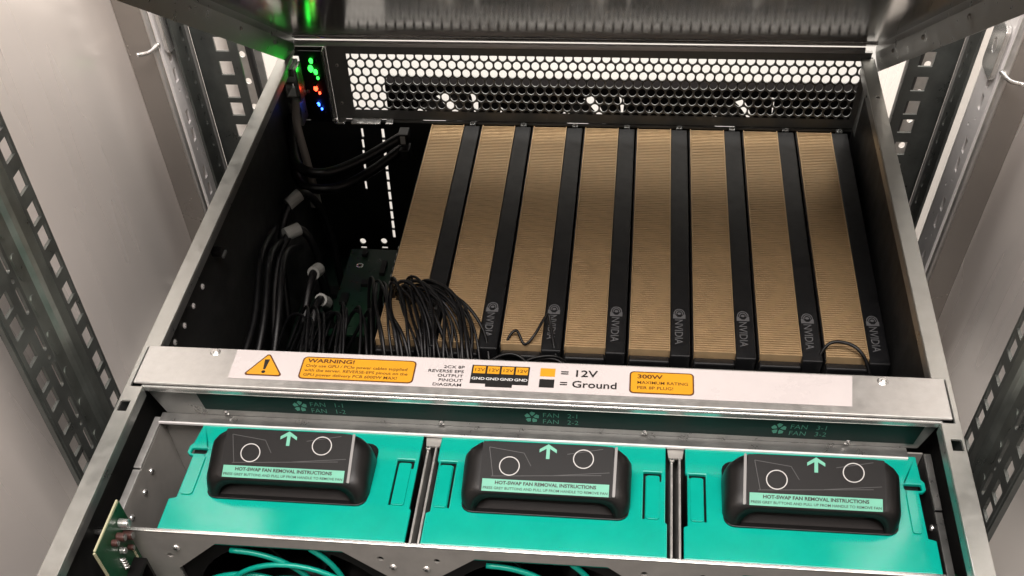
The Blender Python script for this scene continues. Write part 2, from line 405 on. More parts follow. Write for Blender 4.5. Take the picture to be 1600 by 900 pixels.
bm = NB(); box(bm, -0.1885, -0.1870, 0.366, 0.3755, -0.0530, 0.0025); build('bezel_flange', bm, M_chrome, rb, bevel=0.0004)
bm = NB(); box(bm, -0.1868, 0.2185, 0.3715, 0.3738, -0.0545, -0.0531); build('bottom_flange', bm, M_mesh, rb, bevel=0.0003)
bm = NB()
for a, b in ((-0.186, -0.179), (-0.174, -0.150), (-0.146, -0.140)): box(bm, a, b, 0.3640, 0.3736, -0.0528, -0.0512)
build('earthing_clip', bm, M_chrome, rb, bevel=0.0005)
for p in ((-0.1800, YR, -0.0115), (-0.1810, YR, -0.0405)): screw('rivet', p, (0, -1, 0), rb, 0.0013, M_zinc)
bm = NB(); cyl(bm, (-0.2105, 0.373, 0.0050), (1, 0, 0), 0.0020, 0.4230, 14); build('hinge_rod', bm, M_strip, rb, smooth=True)  # pale colour stands in for the highlight along the rolled hinge edge
bm = NB(); box(bm, -0.2105, 0.2185, 0.3725, 0.3760, 0.0032, 0.0036); build('hinge_leaf', bm, M_dsteel, rb)

# rear wall below the bezel: slot covers with light leaking through their vents
hs = []
z = -0.0620
while z > -0.1540:
    x1, x2 = -0.1686+(z+0.0604)*0.087, -0.1516+(z+0.0601)*0.028
    if z > -0.112: hs.append(rect(x1-0.0009, x1+0.0009, z-0.0072, z))
    hs.append(rect(x2-0.0012, x2+0.0012, z-0.0076, z)); z -= 0.0092
hs += [circ(-0.1838, -0.1662, 0.0028, 12), circ(-0.1643, -0.1655, 0.0028, 12), rect(-0.1865, -0.1812, -0.1735, -0.1718), rect(-0.1670, -0.1617, -0.1730, -0.1713)]
bm = NB(); plate(bm, rect(-0.219, 0.219, ZF, -0.0560), hs, 0, 0.0012, XZ(0.3757)); build('rear_wall', bm, M_inner, ch)
bm = NB(); box(bm, 0.2187, 0.2190, 0.362, 0.375, -0.053, -0.002); build('corner_gusset', bm, M_mesh, ch)
bm = NB(); plate(bm, rect(-0.2185, -0.1888, -0.0555, 0.0010), [rect(-0.2150, -0.2080, -0.012, -0.006)], 0, 0.001, XZ(0.3758)); build('port_plate', bm, M_inner, ch)

# ---- lid, hinged at the rear and propped open
LA = R(31.0)
ld = thing('chassis_lid', 'grey metal chassis lid propped open above the hexagonal vent, hinged at the back', 'lid', (0, 0.375, 0.0078))
def LM(u, v, t):    # u across, v up the lid from the hinge, t = above the inner face
    return (u, 0.375-v*math.cos(LA)+t*math.sin(LA), 0.0078+v*math.sin(LA)+t*math.cos(LA))
bm = NB(); plate(bm, rect(-0.2095, 0.2200, 0.0, 0.36), [], 0, 0.0012, LM); build('lid_panel', bm, M_lid, ld)
bm = NB(); plate(bm, rect(-0.2080, 0.2185, 0.004, 0.0125), [], -0.0012, -0.0002, LM); build('hinge_hem', bm, M_lid, ld, bevel=0.0003)
for sg, xx in ((-1, -0.2106), (1, 0.2211)):
    a = sg*0.0035
    bm = NB(); L = []
    for v in (-0.002, 0.36):
        L.append([bm.verts.new(LM(xx-a*0.0, v, 0.0012)), bm.verts.new(LM(xx, v, -0.004)), bm.verts.new(LM(xx+a, v, -0.0165))])
    for i in range(2): bm.faces.new([L[0][i], L[0][i+1], L[1][i+1], L[1][i]])
    o = build('side_flange', bm, M_dsteel, ld); md = o.modifiers.new('t', 'SOLIDIFY'); md.thickness = 0.0012; md.offset = 0
    for v in (0.045, 0.115, 0.20):
        p = LM(xx-sg*0.0008+a*0.4, v, -0.008); screw('rivet', p, (-sg, 0, 0), ld, 0.0014, M_dsteel)

# ---- crossbar with stickers
cb = thing('crossbar', 'zinc crossbar with the long white warning sticker, spanning the chassis above the teal fans', 'bracket', (0, 0.015, -0.0245))
ZT = 0.0014
bm = NB(); box(bm, -0.2165, 0.2168, 0.0003, 0.0305, ZT-0.0016, ZT); build('top_plate', bm, M_zinc, cb, bevel=0.0007)
bm = NB(); box(bm, -0.2125, 0.2125, -0.0010, 0.0012, -0.0042, -0.0004); build('rolled_edge', bm, M_chrome, cb, bevel=0.0009)
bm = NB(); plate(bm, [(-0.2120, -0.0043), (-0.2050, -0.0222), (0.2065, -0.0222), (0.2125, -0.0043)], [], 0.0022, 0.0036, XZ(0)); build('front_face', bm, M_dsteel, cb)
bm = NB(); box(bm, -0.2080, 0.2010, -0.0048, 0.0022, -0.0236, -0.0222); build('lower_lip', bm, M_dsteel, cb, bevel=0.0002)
bm = NB(); box(bm, -0.2080, 0.2010, -0.0059, -0.0049, -0.0236, -0.0219); build('lip_glint', bm, M_strip, cb, bevel=0.0003)  # pale bar drawn for the line of light caught by the lip
bm = NB(); box(bm, -0.212, 0.212, 0.0285, 0.0300, -0.030, -0.0004); build('rear_face', bm, M_inner, cb)
for x, y in ((-0.1772, 0.0270), (0.1850, 0.0262)):
    bm = NB(); cyl(bm, (x, y, ZT), (0, 0, 1), 0.0030, 0.0005, 20, 0.0022); cyl(bm, (x+0.0004, y, ZT+0.0005), (0, 0, 1), 0.0017, 0.0006, 16, 0.0010); build('pressed_stud', bm, M_chrome, cb, smooth=False)
for x in (-0.1700, -0.0480, 0.0630, 0.1700): screw('screw', (x, 0.0021, -0.0200), (0, -1, 0), cb, 0.0018)
# white sticker, tilted a touch like the real one
zs_ = ZT+0.00012
st = build('warning_sticker', (lambda b: (plate(b, [(-0.1645, 0.0066), (0.1672, 0.0058), (0.1695, 0.0290), (-0.1650, 0.0296)], [], 0, 0.0001, XY(zs_)), b)[1])(NB()), M_stick, cb)
zt = zs_+0.00018
def flat(name, poly, mt, z=None, holes=()):
    b = NB(); plate(b, poly, list(holes), 0, 0.00006, XY(zt if z is None else z)); return build(name, b, mt, st)
def rtri(pts, r, n=5):
    out = []
    for i in range(3):
        p = Vector(pts[i]); a = (Vector(pts[i-1])-p).normalized(); b = (Vector(pts[(i+1) % 3])-p).normalized()
        half = a.angle(b)/2; d = r/math.tan(half); cc = p+(a+b).normalized()*(r/math.sin(half))
        s0 = p+a*d-cc; s1 = p+b*d-cc
        for k in range(n+1):
            v = s0.lerp(s1, k/n).normalized()*r; out.append((cc.x+v.x, cc.y+v.y))
    return out
flat('warning_triangle_border', rtri([(-0.1572, 0.0093), (-0.1347, 0.0093), (-0.1460, 0.0279)], 0.0014), M_brown)
flat('warning_triangle', rtri([(-0.1557, 0.0102), (-0.1362, 0.0102), (-0.1460, 0.0263)], 0.0008), M_amber, zt+0.0001)
TX = lambda x, y, dz=0.0002: frame((x, y, zt+dz), (1, 0.0, 0), (0, 1, 0))
flat('exclamation_mark', [(-0.1466, 0.0143), (-0.1454, 0.0143), (-0.1446, 0.0222), (-0.1474, 0.0222)], M_ink, zt+0.0002)
flat('exclamation_dot', circ(-0.1460, 0.0123, 0.0011, 12), M_ink, zt+0.0002)
flat('warning_box_border', rrect(-0.1262, -0.0628, 0.0082, 0.0262, 0.0028), M_brown)
flat('warning_box', rrect(-0.1254, -0.0636, 0.0090, 0.0254, 0.0022), M_amber, zt+0.0001)
text('lettering', 'WARNING!', TX(-0.1232, 0.0215), 0.0041, M_brown, st, 1.25, 0.03)
for i, l in enumerate(('Only use GPU / PCIe power cables supplied', 'with the server. REVERSE-EPS pinout on the', 'GPU power delivery PCB 6000W MAX!')):
    text('lettering', l, TX(-0.1236, 0.0178-0.0036*i), 0.0031, M_brown, st, 1.02, 0.012)
for i, l in enumerate(('2CX 8P', 'REVERSE EPS', 'OUTPUT', 'PINOUT', 'DIAGRAM')):
    text('lettering', l, TX(-0.0362, 0.0216-0.0035*i), 0.0031, M_ink, st, 1.15, 0.005, 'RIGHT')
flat('connector_diagram', [(-0.0322, 0.0107), (-0.0237, 0.0107), (-0.0237, 0.0084), (-0.0093, 0.0084), (-0.0093, 0.0107), (-0.0008, 0.0107), (-0.0008, 0.0252), (-0.0322, 0.0252)], M_ink)
for i in range(4):
    x = -0.0313+i*0.00770
    flat('pin_cell', rect(x, x+0.0066, 0.0186, 0.0244), M_amber, zt+0.0001)
    text('lettering', '12V', TX(x+0.0033, 0.0203), 0.0034, M_brown, st, 1.1, 0.01, 'CENTER')
    text('lettering', 'GND', TX(x+0.0033, 0.0135), 0.0029, M_wink, st, 1.1, 0.01, 'CENTER')
flat('amber_key', rect(0.0050, 0.0130, 0.0184, 0.0248), M_amber)
flat('black_key', rect(0.0050, 0.0130, 0.0098, 0.0162), M_ink)
text('lettering', '= 12V', TX(0.0158, 0.0192), 0.0072, M_ink, st, 1.12, 0.012)
text('lettering', '= Ground', TX(0.0158, 0.0108), 0.0072, M_ink, st, 1.05, 0.012)
flat('rating_box_border', rrect(0.0528, 0.0868, 0.0084, 0.0254, 0.0024), M_brown)
flat('rating_box', rrect(0.0536, 0.0860, 0.0092, 0.0246, 0.0018), M_amber, zt+0.0001)
text('lettering', '300W', TX(0.0568, 0.0200), 0.0042, M_brown, st, 1.25, 0.03)
text('lettering', 'MAXIMUM RATING', TX(0.0568, 0.0157), 0.0032, M_brown, st, 0.98, 0.01)
text('lettering', 'PER 8P PLUG!', TX(0.0568, 0.0117), 0.0032, M_brown, st, 1.02, 0.01)
# dark green fan-number strip on the front face
bm = NB(); plate(bm, [(-0.1835, -0.0066), (-0.1815, -0.0178), (0.2035, -0.0190), (0.2055, -0.0062)], [], 0.0018, 0.0021, XZ(0)); fs = build('fan_number_strip', bm, M_green, cb)
for x, n in ((-0.1260, 1), (0.0020, 2), (0.1325, 3)):
    bm = NB()
    for k in range(5):
        a = R(72*k+18); P = []
        for rr, da in ((0.0008, 0), (0.0022, -32), (0.0037, -28), (0.0041, 4), (0.0032, 24), (0.0018, 20)):
            P.append((x+rr*math.cos(a+R(da)), -0.0122+rr*math.sin(a+R(da))))
        sheet(bm, P, XZ(0.0016))
    build('fan_icon', bm, mat('dim_mint', (0.10, 0.32, 0.24), 0, 0.5), fs)
    for j in (1, 2):
        text('lettering', 'FAN   %d-%d' % (n, j), frame((x+0.0056, 0.0016, -0.0118 if j == 1 else -0.0164), (1, 0, 0), (0, 0, 1)), 0.0044, mat('dim_mint2', (0.08, 0.25, 0.19), 0, 0.5), fs, 1.1, -0.008)

# ================================================================= FAN CAGE
ZC = -0.0232
cg = thing('fan_cage', 'steel cage with cut-out front panel that holds the three teal fan modules', 'fan cage', (0, -0.04, ZF))
def octo(cx, w1, w2, ztop, zmid, zlow):
    return [(cx-w1, ztop), (cx-w2, zmid), (cx-w2, zlow), (cx-w1*0.9, zlow-0.02), (cx+w1*0.9, zlow-0.02), (cx+w2, zlow), (cx+w2, zmid), (cx+w1, ztop)]
FC = (-0.1225, 0.0135, 0.1475)
hs = [octo(cx, 0.0335, 0.0600, -0.0302, -0.0535, -0.120) for cx in FC]
for cx in (-0.184, -0.0560, 0.0815): pass
for x, z in ((-0.1840, -0.0425), (-0.0693, -0.0344), (-0.0399, -0.0337), (0.0655, -0.0340), (0.0945, -0.0338), (0.2005, -0.0340)): hs.append(circ(x, z, 0.0017, 12))
bm = NB(); plate(bm, rect(-0.2060, 0.2090, ZF+0.001, ZC-0.0002), hs, -0.0007, 0.0007, XZ(-0.0825)); build('front_panel', bm, M_cage, cg)
bm = NB(); box(bm, -0.2075, 0.2090, -0.0834, -0.0812, ZC-0.0002, ZC+0.0008); build('front_panel_edge', bm, M_chrome, cg, bevel=0.0004)
for x, z in ((-0.1785, -0.0355), (-0.0634, -0.0409), (-0.0459, -0.0408), (0.0715, -0.0410), (0.0885, -0.0412)):
    screw('rivet', (x, -0.0833, z), (0, -1, 0), cg, 0.0021)
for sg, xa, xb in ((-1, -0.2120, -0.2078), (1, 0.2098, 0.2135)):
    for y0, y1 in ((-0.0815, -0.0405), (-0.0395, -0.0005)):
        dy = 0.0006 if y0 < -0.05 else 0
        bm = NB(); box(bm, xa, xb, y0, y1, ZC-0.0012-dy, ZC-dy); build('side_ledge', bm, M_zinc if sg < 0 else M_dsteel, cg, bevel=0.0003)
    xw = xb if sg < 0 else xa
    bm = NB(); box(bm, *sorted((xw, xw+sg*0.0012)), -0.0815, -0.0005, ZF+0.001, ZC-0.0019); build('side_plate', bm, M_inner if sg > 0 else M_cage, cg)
for y, z in ((-0.032, -0.034), (-0.046, -0.036), (-0.066, -0.034)): screw('screw', (-0.2077, y, z), (1, 0, 0), cg, 0.0020)
for y, z in ((-0.020, -0.030), (-0.046, -0.030), (-0.064, -0.032)): screw('screw', (0.2096, y, z), (-1, 0, 0), cg, 0.0018)
bm = NB(); box(bm, -0.2078, 0.2095, -0.0004, 0.0006, ZF+0.001, -0.0238); build('rear_plate', bm, M_cage, cg)
for xm in (-0.0512, 0.0800):
    for dx in (-0.0021, 0.0021):
        bm = NB(); box(bm, xm+dx-0.0006, xm+dx+0.0006, -0.0815, -0.0125, ZF+0.001, ZC-0.0004); build('divider', bm, M_zinc, cg, bevel=0.0003)
    bm = NB(); plate(bm, [(xm-0.0050, -0.0008), (xm+0.0050, -0.0008), (xm+0.0036, -0.0118), (xm-0.0036, -0.0118)], [], -0.0012, 0, XY(ZC-0.0012)); build('divider_tab', bm, M_cage, cg)
    screw('screw', (xm-0.0020, -0.0145, ZC-0.0003), (0, 0, 1), cg, 0.0014)
bm = NB(); tube(bm, [(-0.2190, -0.0835, -0.0260), (-0.2070, -0.0835, -0.0260)], 0.0017, 10, smooth=False); build('standoff', bm, M_chrome, cg, smooth=True)
bm = NB(); box(bm, -0.2190, -0.2085, -0.0805, -0.0795, -0.150, -0.0262); build('cage_wing', bm, M_inner, cg)

# ================================================================= FAN MODULES
HB, HF, HBK, HH = -0.0272, -0.0537, 0.0207, 0.0112     # handle: back y, front y, back height, front height
def fan_module(cx, label, lnotch, rnotch, xl, xr):
    zc = ZC
    t = thing('fan_module', label, 'fan', (cx, -0.041, zc-0.12), 'hot-swap fan modules in the cage')
    # cover outline: narrower at the back where the release tabs sit, wider at the front
    y0, y1 = -0.0808, -0.0030
    if lnotch == 'open': L = [(xl+0.0040, y1), (xl+0.0020, -0.0190), (xl+0.0003, -0.0215), (xl+0.0003, -0.0262), (xl+0.0018, -0.0280), (xl+0.0042, -0.0284), (xl+0.0038, -0.0588), (xl, -0.0600), (xl, y0)]
    else: L = [(xl+0.001, y1), (xl+0.001, -0.0230), (xl+0.0020, -0.0240), (xl+0.0020, -0.0590), (xl, -0.0600), (xl, y0)]
    if rnotch == 'open': Rr = [(xr, y0), (xr, -0.0600), (xr-0.0038, -0.0588), (xr-0.0042, -0.0284), (xr-0.0018, -0.0280), (xr-0.0003, -0.0262), (xr-0.0003, -0.0215), (xr-0.0020, -0.0190), (xr-0.0025, y1)]
    else: Rr = [(xr, y0), (xr, -0.0585), (xr-0.0010, -0.0580), (xr-0.0010, -0.0230), (xr-0.001, y1)]
    holes = []
    def tabslot(x0, x1, openside):
        # U-shaped cut round a springy release tab
        th = 0.0011
        if openside > 0: return [(x0, -0.0235), (x1, -0.0235), (x1, -0.0560), (x1-th, -0.0560), (x1-th, -0.0265), (x0, -0.0265)][::-1]
        return [(x0, -0.0560), (x0, -0.0235), (x1, -0.0235), (x1, -0.0300), (x1-0.0012, -0.0300), (x1-0.002, -0.0265), (x0+th, -0.0265), (x0+th, -0.0560)][::-1]
    if lnotch == 'open': holes.append(rrect(xl+0.0024, xl+0.0112, -0.0270, -0.0228, 0.0008))
    if rnotch == 'open': holes.append(rrect(xr-0.0112, xr-0.0024, -0.0270, -0.0228, 0.0008))
    if lnotch != 'open': holes.append(tabslot(xl+0.0030, xl+0.0115, 1))
    if rnotch != 'open': holes.append(tabslot(xr-0.0125, xr-0.0032, -1))
    bm = NB(); plate(bm, L+Rr, holes, -0.0022, 0.0, XY(zc)); cv = build('cover', bm, M_teal, t, bevel=0.0006)
    # moulded raised front and rear lands
    for a, b, c_, d_ in ((xl+0.0100, xr-0.0050, -0.0036, -0.0046),):
        pass
    if lnotch != 'open':
        bm = NB(); plate(bm, rrect(xl+0.0034, xl+0.0100, -0.0565, -0.0270, 0.0012), [], 0.0001, 0.0009, XY(zc)); build('release_tab', bm, M_teal, t, bevel=0.0004)
    else:
        bm = NB(); plate(bm, rrect(xl+0.0050, xl+0.0120, -0.0570, -0.0290, 0.0020), [], 0.0001, 0.0008, XY(zc)); build('release_tab', bm, M_teal, t, bevel=0.0004)
    bm = NB(); plate(bm, rrect(xr-0.0110, xr-0.0042 if rnotch != 'open' else xr-0.0066, -0.0565, -0.0270 if rnotch != 'open' else -0.0300, 0.0012), [], 0.0001, 0.0009, XY(zc)); build('release_tab', bm, M_teal, t, bevel=0.0004)
    # body under the cover
    bm = NB(); plate(bm, rect(xl+0.0030, xr-0.0035, zc-0.128, zc-0.0024), [circ(cx, zc-0.066, 0.0570, 48)], -0.0795, -0.0045, XZ(0)); build('fan_frame', bm, M_teal if False else M_black, t)
    bm = NB(); box(bm, xl+0.0012, xr-0.0012, -0.0800, -0.0790, zc-0.0120, zc-0.0023); build('cover_skirt', bm, M_teal, t)
    # rotor
    bm = NB(); cyl(bm, (cx, -0.0700, zc-0.066), (0, 1, 0), 0.0200, 0.050, 32)
    ro = build('rotor_hub', bm, M_black, t, smooth=False, bevel=0.002)
    bm = NB()
    for k in range(7):
        a0 = 2*math.pi*k/7; rows = []
        for i in range(6):
            rr = 0.0195+i*(0.0365/5); row = []
            for j in range(6):
                a = a0+(j/5)*0.75+i*0.05; y = -0.066+j/5*0.026
                row.append(bm.verts.new((cx+rr*math.cos(a), y, zc-0.066+rr*math.sin(a))))
            rows.append(row)
        for i in range(5):
            for j in range(5): bm.faces.new([rows[i][j], rows[i][j+1], rows[i+1][j+1], rows[i+1][j]])
    o = build('blades', bm, M_black, ro, smooth=True); md = o.modifiers.new('t', 'SOLIDIFY'); md.thickness = 0.0012
    # wire guard: rings and spiral spokes
    gy = -0.0815
    bm = NB(); cz = zc-0.066
    for rr in (0.0180, 0.0300, 0.0420):
        P = [(cx+rr*math.cos(2*math.pi*i/48), gy, cz+rr*math.sin(2*math.pi*i/48)) for i in range(48)]
        tube(bm, P, 0.0015, 8, smooth=False, closed=True)
    g = build('finger_guard', bm, M_teal2, t, smooth=True)
    bm = NB()
    for k in range(8):
        P = []
        for i in range(9):
            rr = 0.018+i*0.0050; a = 2*math.pi*k/8+0.10+i*0.150
            P.append((cx+rr*math.cos(a), gy+0.0022-0.0010*i/8, cz+rr*math.sin(a)))
        tube(bm, P, 0.0016, 8, 3)
    build('guard_spoke', bm, M_teal2, g, smooth=True)
    # scoop handle: an arch that rises towards the front
    hx = cx-0.0005
    def prof(h, hw, off):
        P = []; r = min(0.0098, max(h-0.0006, 0.0006))-off*0.5; r = max(r, 0.0004)
        P.append((-hw+off, 0.0)); n = 7
        for k in range(n+1):
            a = math.pi-k/n*math.pi/2
            P.append((-hw+off+r+r*math.cos(a), h-off-r+r*math.sin(a)))
        for k in range(n+1):
            a = math.pi/2-k/n*math.pi/2
            P.append((hw-off-r+r*math.cos(a), h-off-r+r*math.sin(a)))
        P.append((hw-off, 0.0)); return P
    NS = 10; bm = NB(); outer_r = []; inner_r = []; BASEF, BASEB = -0.0582, -0.0170
    for i in range(NS+1):
        tt = i/NS; yt = HB+(HF-HB)*tt; yb = BASEB+(BASEF-BASEB)*tt
        h = HBK+(HH-HBK)*tt
        hw = 0.0436-0.0060*max(0, 1-tt*4)**2-(0.0040*max(0, (tt-0.80)/0.20)**2)
        fy = lambda z: yb+(yt-yb)*min(1, z/h)
        outer_r.append([bm.verts.new((hx+p[0], fy(p[1]), zc+0.0002+p[1])) for p in prof(h, hw, 0)])
        inner_r.append([bm.verts.new((hx+p[0], fy(p[1]), zc+0.0002+p[1])) for p in prof(h-0.0002, hw-0.0015, 0.0026)] if tt > 0.35 else None)
    n = len(outer_r[0])
    for i in range(NS):
        for k in range(n-1):
            bm.faces.new([outer_r[i][k], outer_r[i][k+1], outer_r[i+1][k+1], outer_r[i+1][k]])
            if inner_r[i] and inner_r[i+1]: bm.faces.new([inner_r[i][k], inner_r[i+1][k], inner_r[i+1][k+1], inner_r[i][k+1]])
    for k in range(n-1): bm.faces.new([outer_r[-1][k], outer_r[-1][k+1], inner_r[-1][k+1], inner_r[-1][k]])
    fi = next(r for r in inner_r if r); bm.faces.new(fi)
    bm.faces.new(outer_r[0][::-1])
    bmesh.ops.recalc_face_normals(bm, faces=bm.faces)
    hd = build('handle', bm, M_black, t, smooth=False)
    for p in hd.data.polygons: p.use_smooth = len(p.vertices) == 4
    bm = NB(); plate(bm, rrect(hx-0.0432, hx+0.0432, BASEF-0.0006, BASEB+0.003, 0.0060), [], 0.0001, 0.0011, XY(zc)); build('grip_tray', bm, M_black, t, bevel=0.0004)
    bm = NB(); rows = []
    for i in range(9):
        a = R(90*i/8); y = BASEF+0.0022+0.0090*math.sin(a); z = zc+0.0013+0.0070*(1-math.cos(a))
        rows.append([bm.verts.new((hx-0.0350, y, z)), bm.verts.new((hx+0.0350, y, z))])
    for i in range(8): bm.faces.new([rows[i][0], rows[i][1], rows[i+1][1], rows[i+1][0]])
    build('grip_curve', bm, mat('lit_black_plastic', (0.016, 0.014, 0.0135), 0, 0.38, 0.1, 900, 0.03, 0.06), t, smooth=True)  # black plastic made paler where the grip floor catches light
    # label on the sloping top
    sl = math.atan2(HBK-HH, HB-HF)
    vy = Vector((0, math.cos(sl), math.sin(sl)))            # up the label = towards the back
    o0 = Vector((hx, HF, zc+0.0002+HH)); nz = Vector((0, -math.sin(sl), math.cos(sl)))
    def LP(u, v, tt=0.0):
        p = o0+Vector((u, 0, 0))+vy*v+nz*tt; return (p.x, p.y, p.z)
    LL = (HB-HF)/math.cos(sl)
    bm = NB(); plate(bm, rrect(-0.0335, 0.0335, 0.0001, LL-0.0004, 0.0008), [], 0.0001, 0.0003, LP); lb = build('instruction_label', bm, M_label, t)
    bm = NB(); plate(bm, rect(-0.0322, 0.0322, 0.0003, 0.0070), [], 0.0004, 0.00046, LP); build('mint_strip', bm, M_mint, lb)
    bm = NB(); plate(bm, rrect(*((0.0340, 0.0354) if cx < 0.1 else (-0.0354, -0.0340)), 0.0003, LL-0.0004, 0.0005), [], 0.0001, 0.0008, LP); build('clear_edge', bm, mat('clear_edge_plastic', (0.24, 0.235, 0.23), 0, 0.25), lb, bevel=0.0003)
    FM = lambda u, v: frame(LP(u, v, 0.0006), (1, 0, 0), vy)
    text('lettering', 'HOT-SWAP FAN REMOVAL INSTRUCTIONS', FM(0.0, 0.0042), 0.0026, M_ink, lb, 1.02, 0.035, 'CENTER')
    text('lettering', 'PRESS GREY BUTTONS AND PULL UP FROM HANDLE TO REMOVE FAN', FM(0.0, 0.0014), 0.0020, M_ink, lb, 1.0, 0.012, 'CENTER')
    for u, v in ((-0.0190, 0.0145), (0.0184, 0.0203)):
        bm = NB(); plate(bm, circ(u, v, 0.0053, 40), [circ(u, v, 0.0048, 40)], 0.0004, 0.00046, LP); build('button_ring', bm, M_ring, lb)
    ax, ay = 0.0002, 0.0206
    A = [(0, 0.0070), (0.0044, 0.0040), (0.0044, 0.0022), (0.0009, 0.0044), (0.0009, -0.0012), (-0.0009, -0.0012), (-0.0009, 0.0044), (-0.0044, 0.0022), (-0.0044, 0.0040)]
    bm = NB(); plate(bm, [(ax+p[0], ay+p[1]) for p in A], [], 0.0004, 0.00046, LP); build('arrow_mark', bm, M_mint, lb)
    # faint line drawing of the handle on the label
    bm = NB()
    for a, b in (((-0.028, 0.0085), (0.028, 0.0118)), ((-0.012, 0.022), (-0.008, 0.015)), ((0.004, 0.0105), (0.032, 0.0135)), ((-0.030, 0.0245), (-0.012, 0.022)), ((0.010, 0.0225), (0.028, 0.0262)), ((-0.027, 0.0085), (-0.030, 0.0245))):
        a, b = Vector(a), Vector(b); d = (b-a).normalized(); q = Vector((-d.y, d.x))*0.00016
        plate(bm, [tuple(a-q), tuple(b-q), tuple(b+q), tuple(a+q)], [], 0.0004, 0.00044, LP)
    build('line_drawing', bm, mat('faint_print', (0.05, 0.05, 0.05), 0, 0.5), lb)
    return t
fan_module(FC[0], 'left teal hot-swap fan module with black scoop handle, below the FAN 1-1 mark', 'open', 'tab', -0.1858, -0.0560)
fan_module(FC[1], 'middle teal hot-swap fan module with black scoop handle, below the FAN 2-1 mark', 'tab', 'tab', -0.0480, 0.0757)
fan_module(FC[2], 'right teal hot-swap fan module with black scoop handle, below the FAN 3-1 mark', 'tab', 'open', 0.0840, 0.2078)

# ---- fan controller boards standing along the side walls in front of the cage
t = thing('circuit_board', 'small green circuit board with metal-topped capacitors at the lower left, before the cage', 'circuit board', (-0.2, -0.10, -0.10))
bm = NB(); plate(bm, [(-0.1125, -0.100), (-0.0840, -0.100), (-0.0840, -0.0300), (-0.0790, -0.0222), (-0.0790, -0.0055), (-0.1125, -0.0046)], [], -0.0014, 0, YZ(-0.2000)); build('board', bm, M_pcb, t)
bm = NB(); box(bm, -0.2012, -0.2002, -0.1124, -0.0792, -0.0054, -0.0040); build('board_edge', bm, M_pcbe, t)
bm = NB(); box(bm, -0.2012, -0.2002, -0.1137, -0.1126, -0.100, -0.0047); build('board_edge', bm, M_pcbe, t)
for y, z, r, h, mt in ((-0.0870, -0.0130, 0.0026, 0.0050, M_chrome), (-0.0935, -0.0160, 0.0024, 0.0040, M_comp), (-0.0880, -0.0210, 0.0027, 0.0045, M_comp), (-0.0990, -0.0140, 0.0019, 0.0030, M_comp), (-0.0965, -0.0230, 0.0018, 0.0030, M_chrome), (-0.0900, -0.0285, 0.0016, 0.0030, M_comp)):
    bm = NB(); cyl(bm, (-0.1999, y, z), (1, 0, 0), r, h, 16, r*0.94); o = build('capacitor', bm, mt, t, bevel=0.0003)
    bm = NB(); cyl(bm, (-0.1999+h+0.0001, y, z), (1, 0, 0), r*0.7, 0.0002, 12); build('capacitor_top', bm, M_dsteel, o)
bm = NB(); pts = [(-0.1985-0.0012*math.cos(i*0.9), -0.1000-0.0012*math.sin(i*0.9), -0.0250-i*0.00028) for i in range(30)]; tube(bm, pts, 0.00045, 6, smooth=False); build('coil', bm, M_chrome, t, smooth=True)
bm = NB(); plate(bm, rect(-0.1040, -0.0900, -0.056, -0.0370), [rect(-0.1022, -0.0918, -0.054, -0.0390)], 0.0001, 0.0070, YZ(-0.2000)); build('socket', bm, M_black, t)
bm = NB()
for k in range(7): box(bm, -0.1999, -0.1993, -0.0885, -0.0870, -0.034-k*0.0032, -0.032-k*0.0032)
build('pad_row', bm, M_pcbe, t)
t = thing('circuit_board', 'tiny green circuit board corner at the lower right, beside the right fan', 'circuit board', (0.21, -0.09, -0.1))
bm = NB(); plate(bm, [(-0.100, -0.100), (-0.0770, -0.100), (-0.0770, -0.0270), (-0.0850, -0.0240), (-0.100, -0.0240)], [], 0, 0.0014, YZ(0.2140)); build('board', bm, M_pcb, t)
for y, z in ((-0.0800, -0.0300), (-0.0850, -0.0330)):
    bm = NB(); cyl(bm, (0.2139, y, z), (-1, 0, 0), 0.0018, 0.003, 14); build('capacitor', bm, M_chrome, t)

# ================================================================= GRAPHICS CARDS
GX, GP, GZ, GY0, GY1 = -0.1083, 0.0406, -0.0520, 0.1072, 0.3705
labels = ['leftmost gold-finned graphics card, its front end hidden under the black wires',
 'second gold-finned graphics card from the left, beside the arch of black wires',
 'third gold-finned graphics card from the left, a thin black wire loop over its front end',
 'fourth gold-finned graphics card from the left, above the amber and black key squares',
 'fifth gold-finned graphics card from the left, above the 300W box on the sticker',
 'sixth gold-finned graphics card from the left, just right of the 300W box',
 'seventh gold-finned graphics card from the left, second from the right wall',
 'rightmost gold-finned graphics card, next to the right chassis wall']
GYR = 0.3712
card = thing('graphics_card', labels[0], 'graphics card', (GX, 0.23, GZ-0.111), 'row of eight graphics cards')
GW = 0.0258
bm = NB(); y = GY0+0.0006; k = 0
while y < GYR-0.006:
    jit = 0.0
    box(bm, GX+0.0007, GX+GW-0.0007, y, y+0.00125, GZ-0.012, GZ-0.0002+jit*0.4); y += 0.00212; k += 1
build('heatsink_fins', bm, M_gold, card, kind='stuff')
bm = NB(); box(bm, GX+0.0007, GX+GW-0.0007, GY0+0.0004, GYR-0.005, GZ-0.100, GZ-0.0123); build('heatsink_base', bm, M_goldd, card)
bm = NB()
for xa in (GX, GX+GW-0.0006): box(bm, xa, xa+0.0006, GY0, GYR-0.005, GZ-0.015, GZ+0.0002)
build('heatsink_rail', bm, M_gold, card)
bm = NB(); box(bm, GX+GW+0.0001, GX+0.0385, GY0-0.004, GYR-0.005, GZ-0.105, GZ-0.0004); build('shroud', bm, M_shroud, card, bevel=0.0008)
bm = NB(); box(bm, GX-0.0008, GX-0.0001, GY0-0.002, GYR-0.005, GZ-0.105, GZ-0.0010); build('backplate', bm, M_shroud, card)
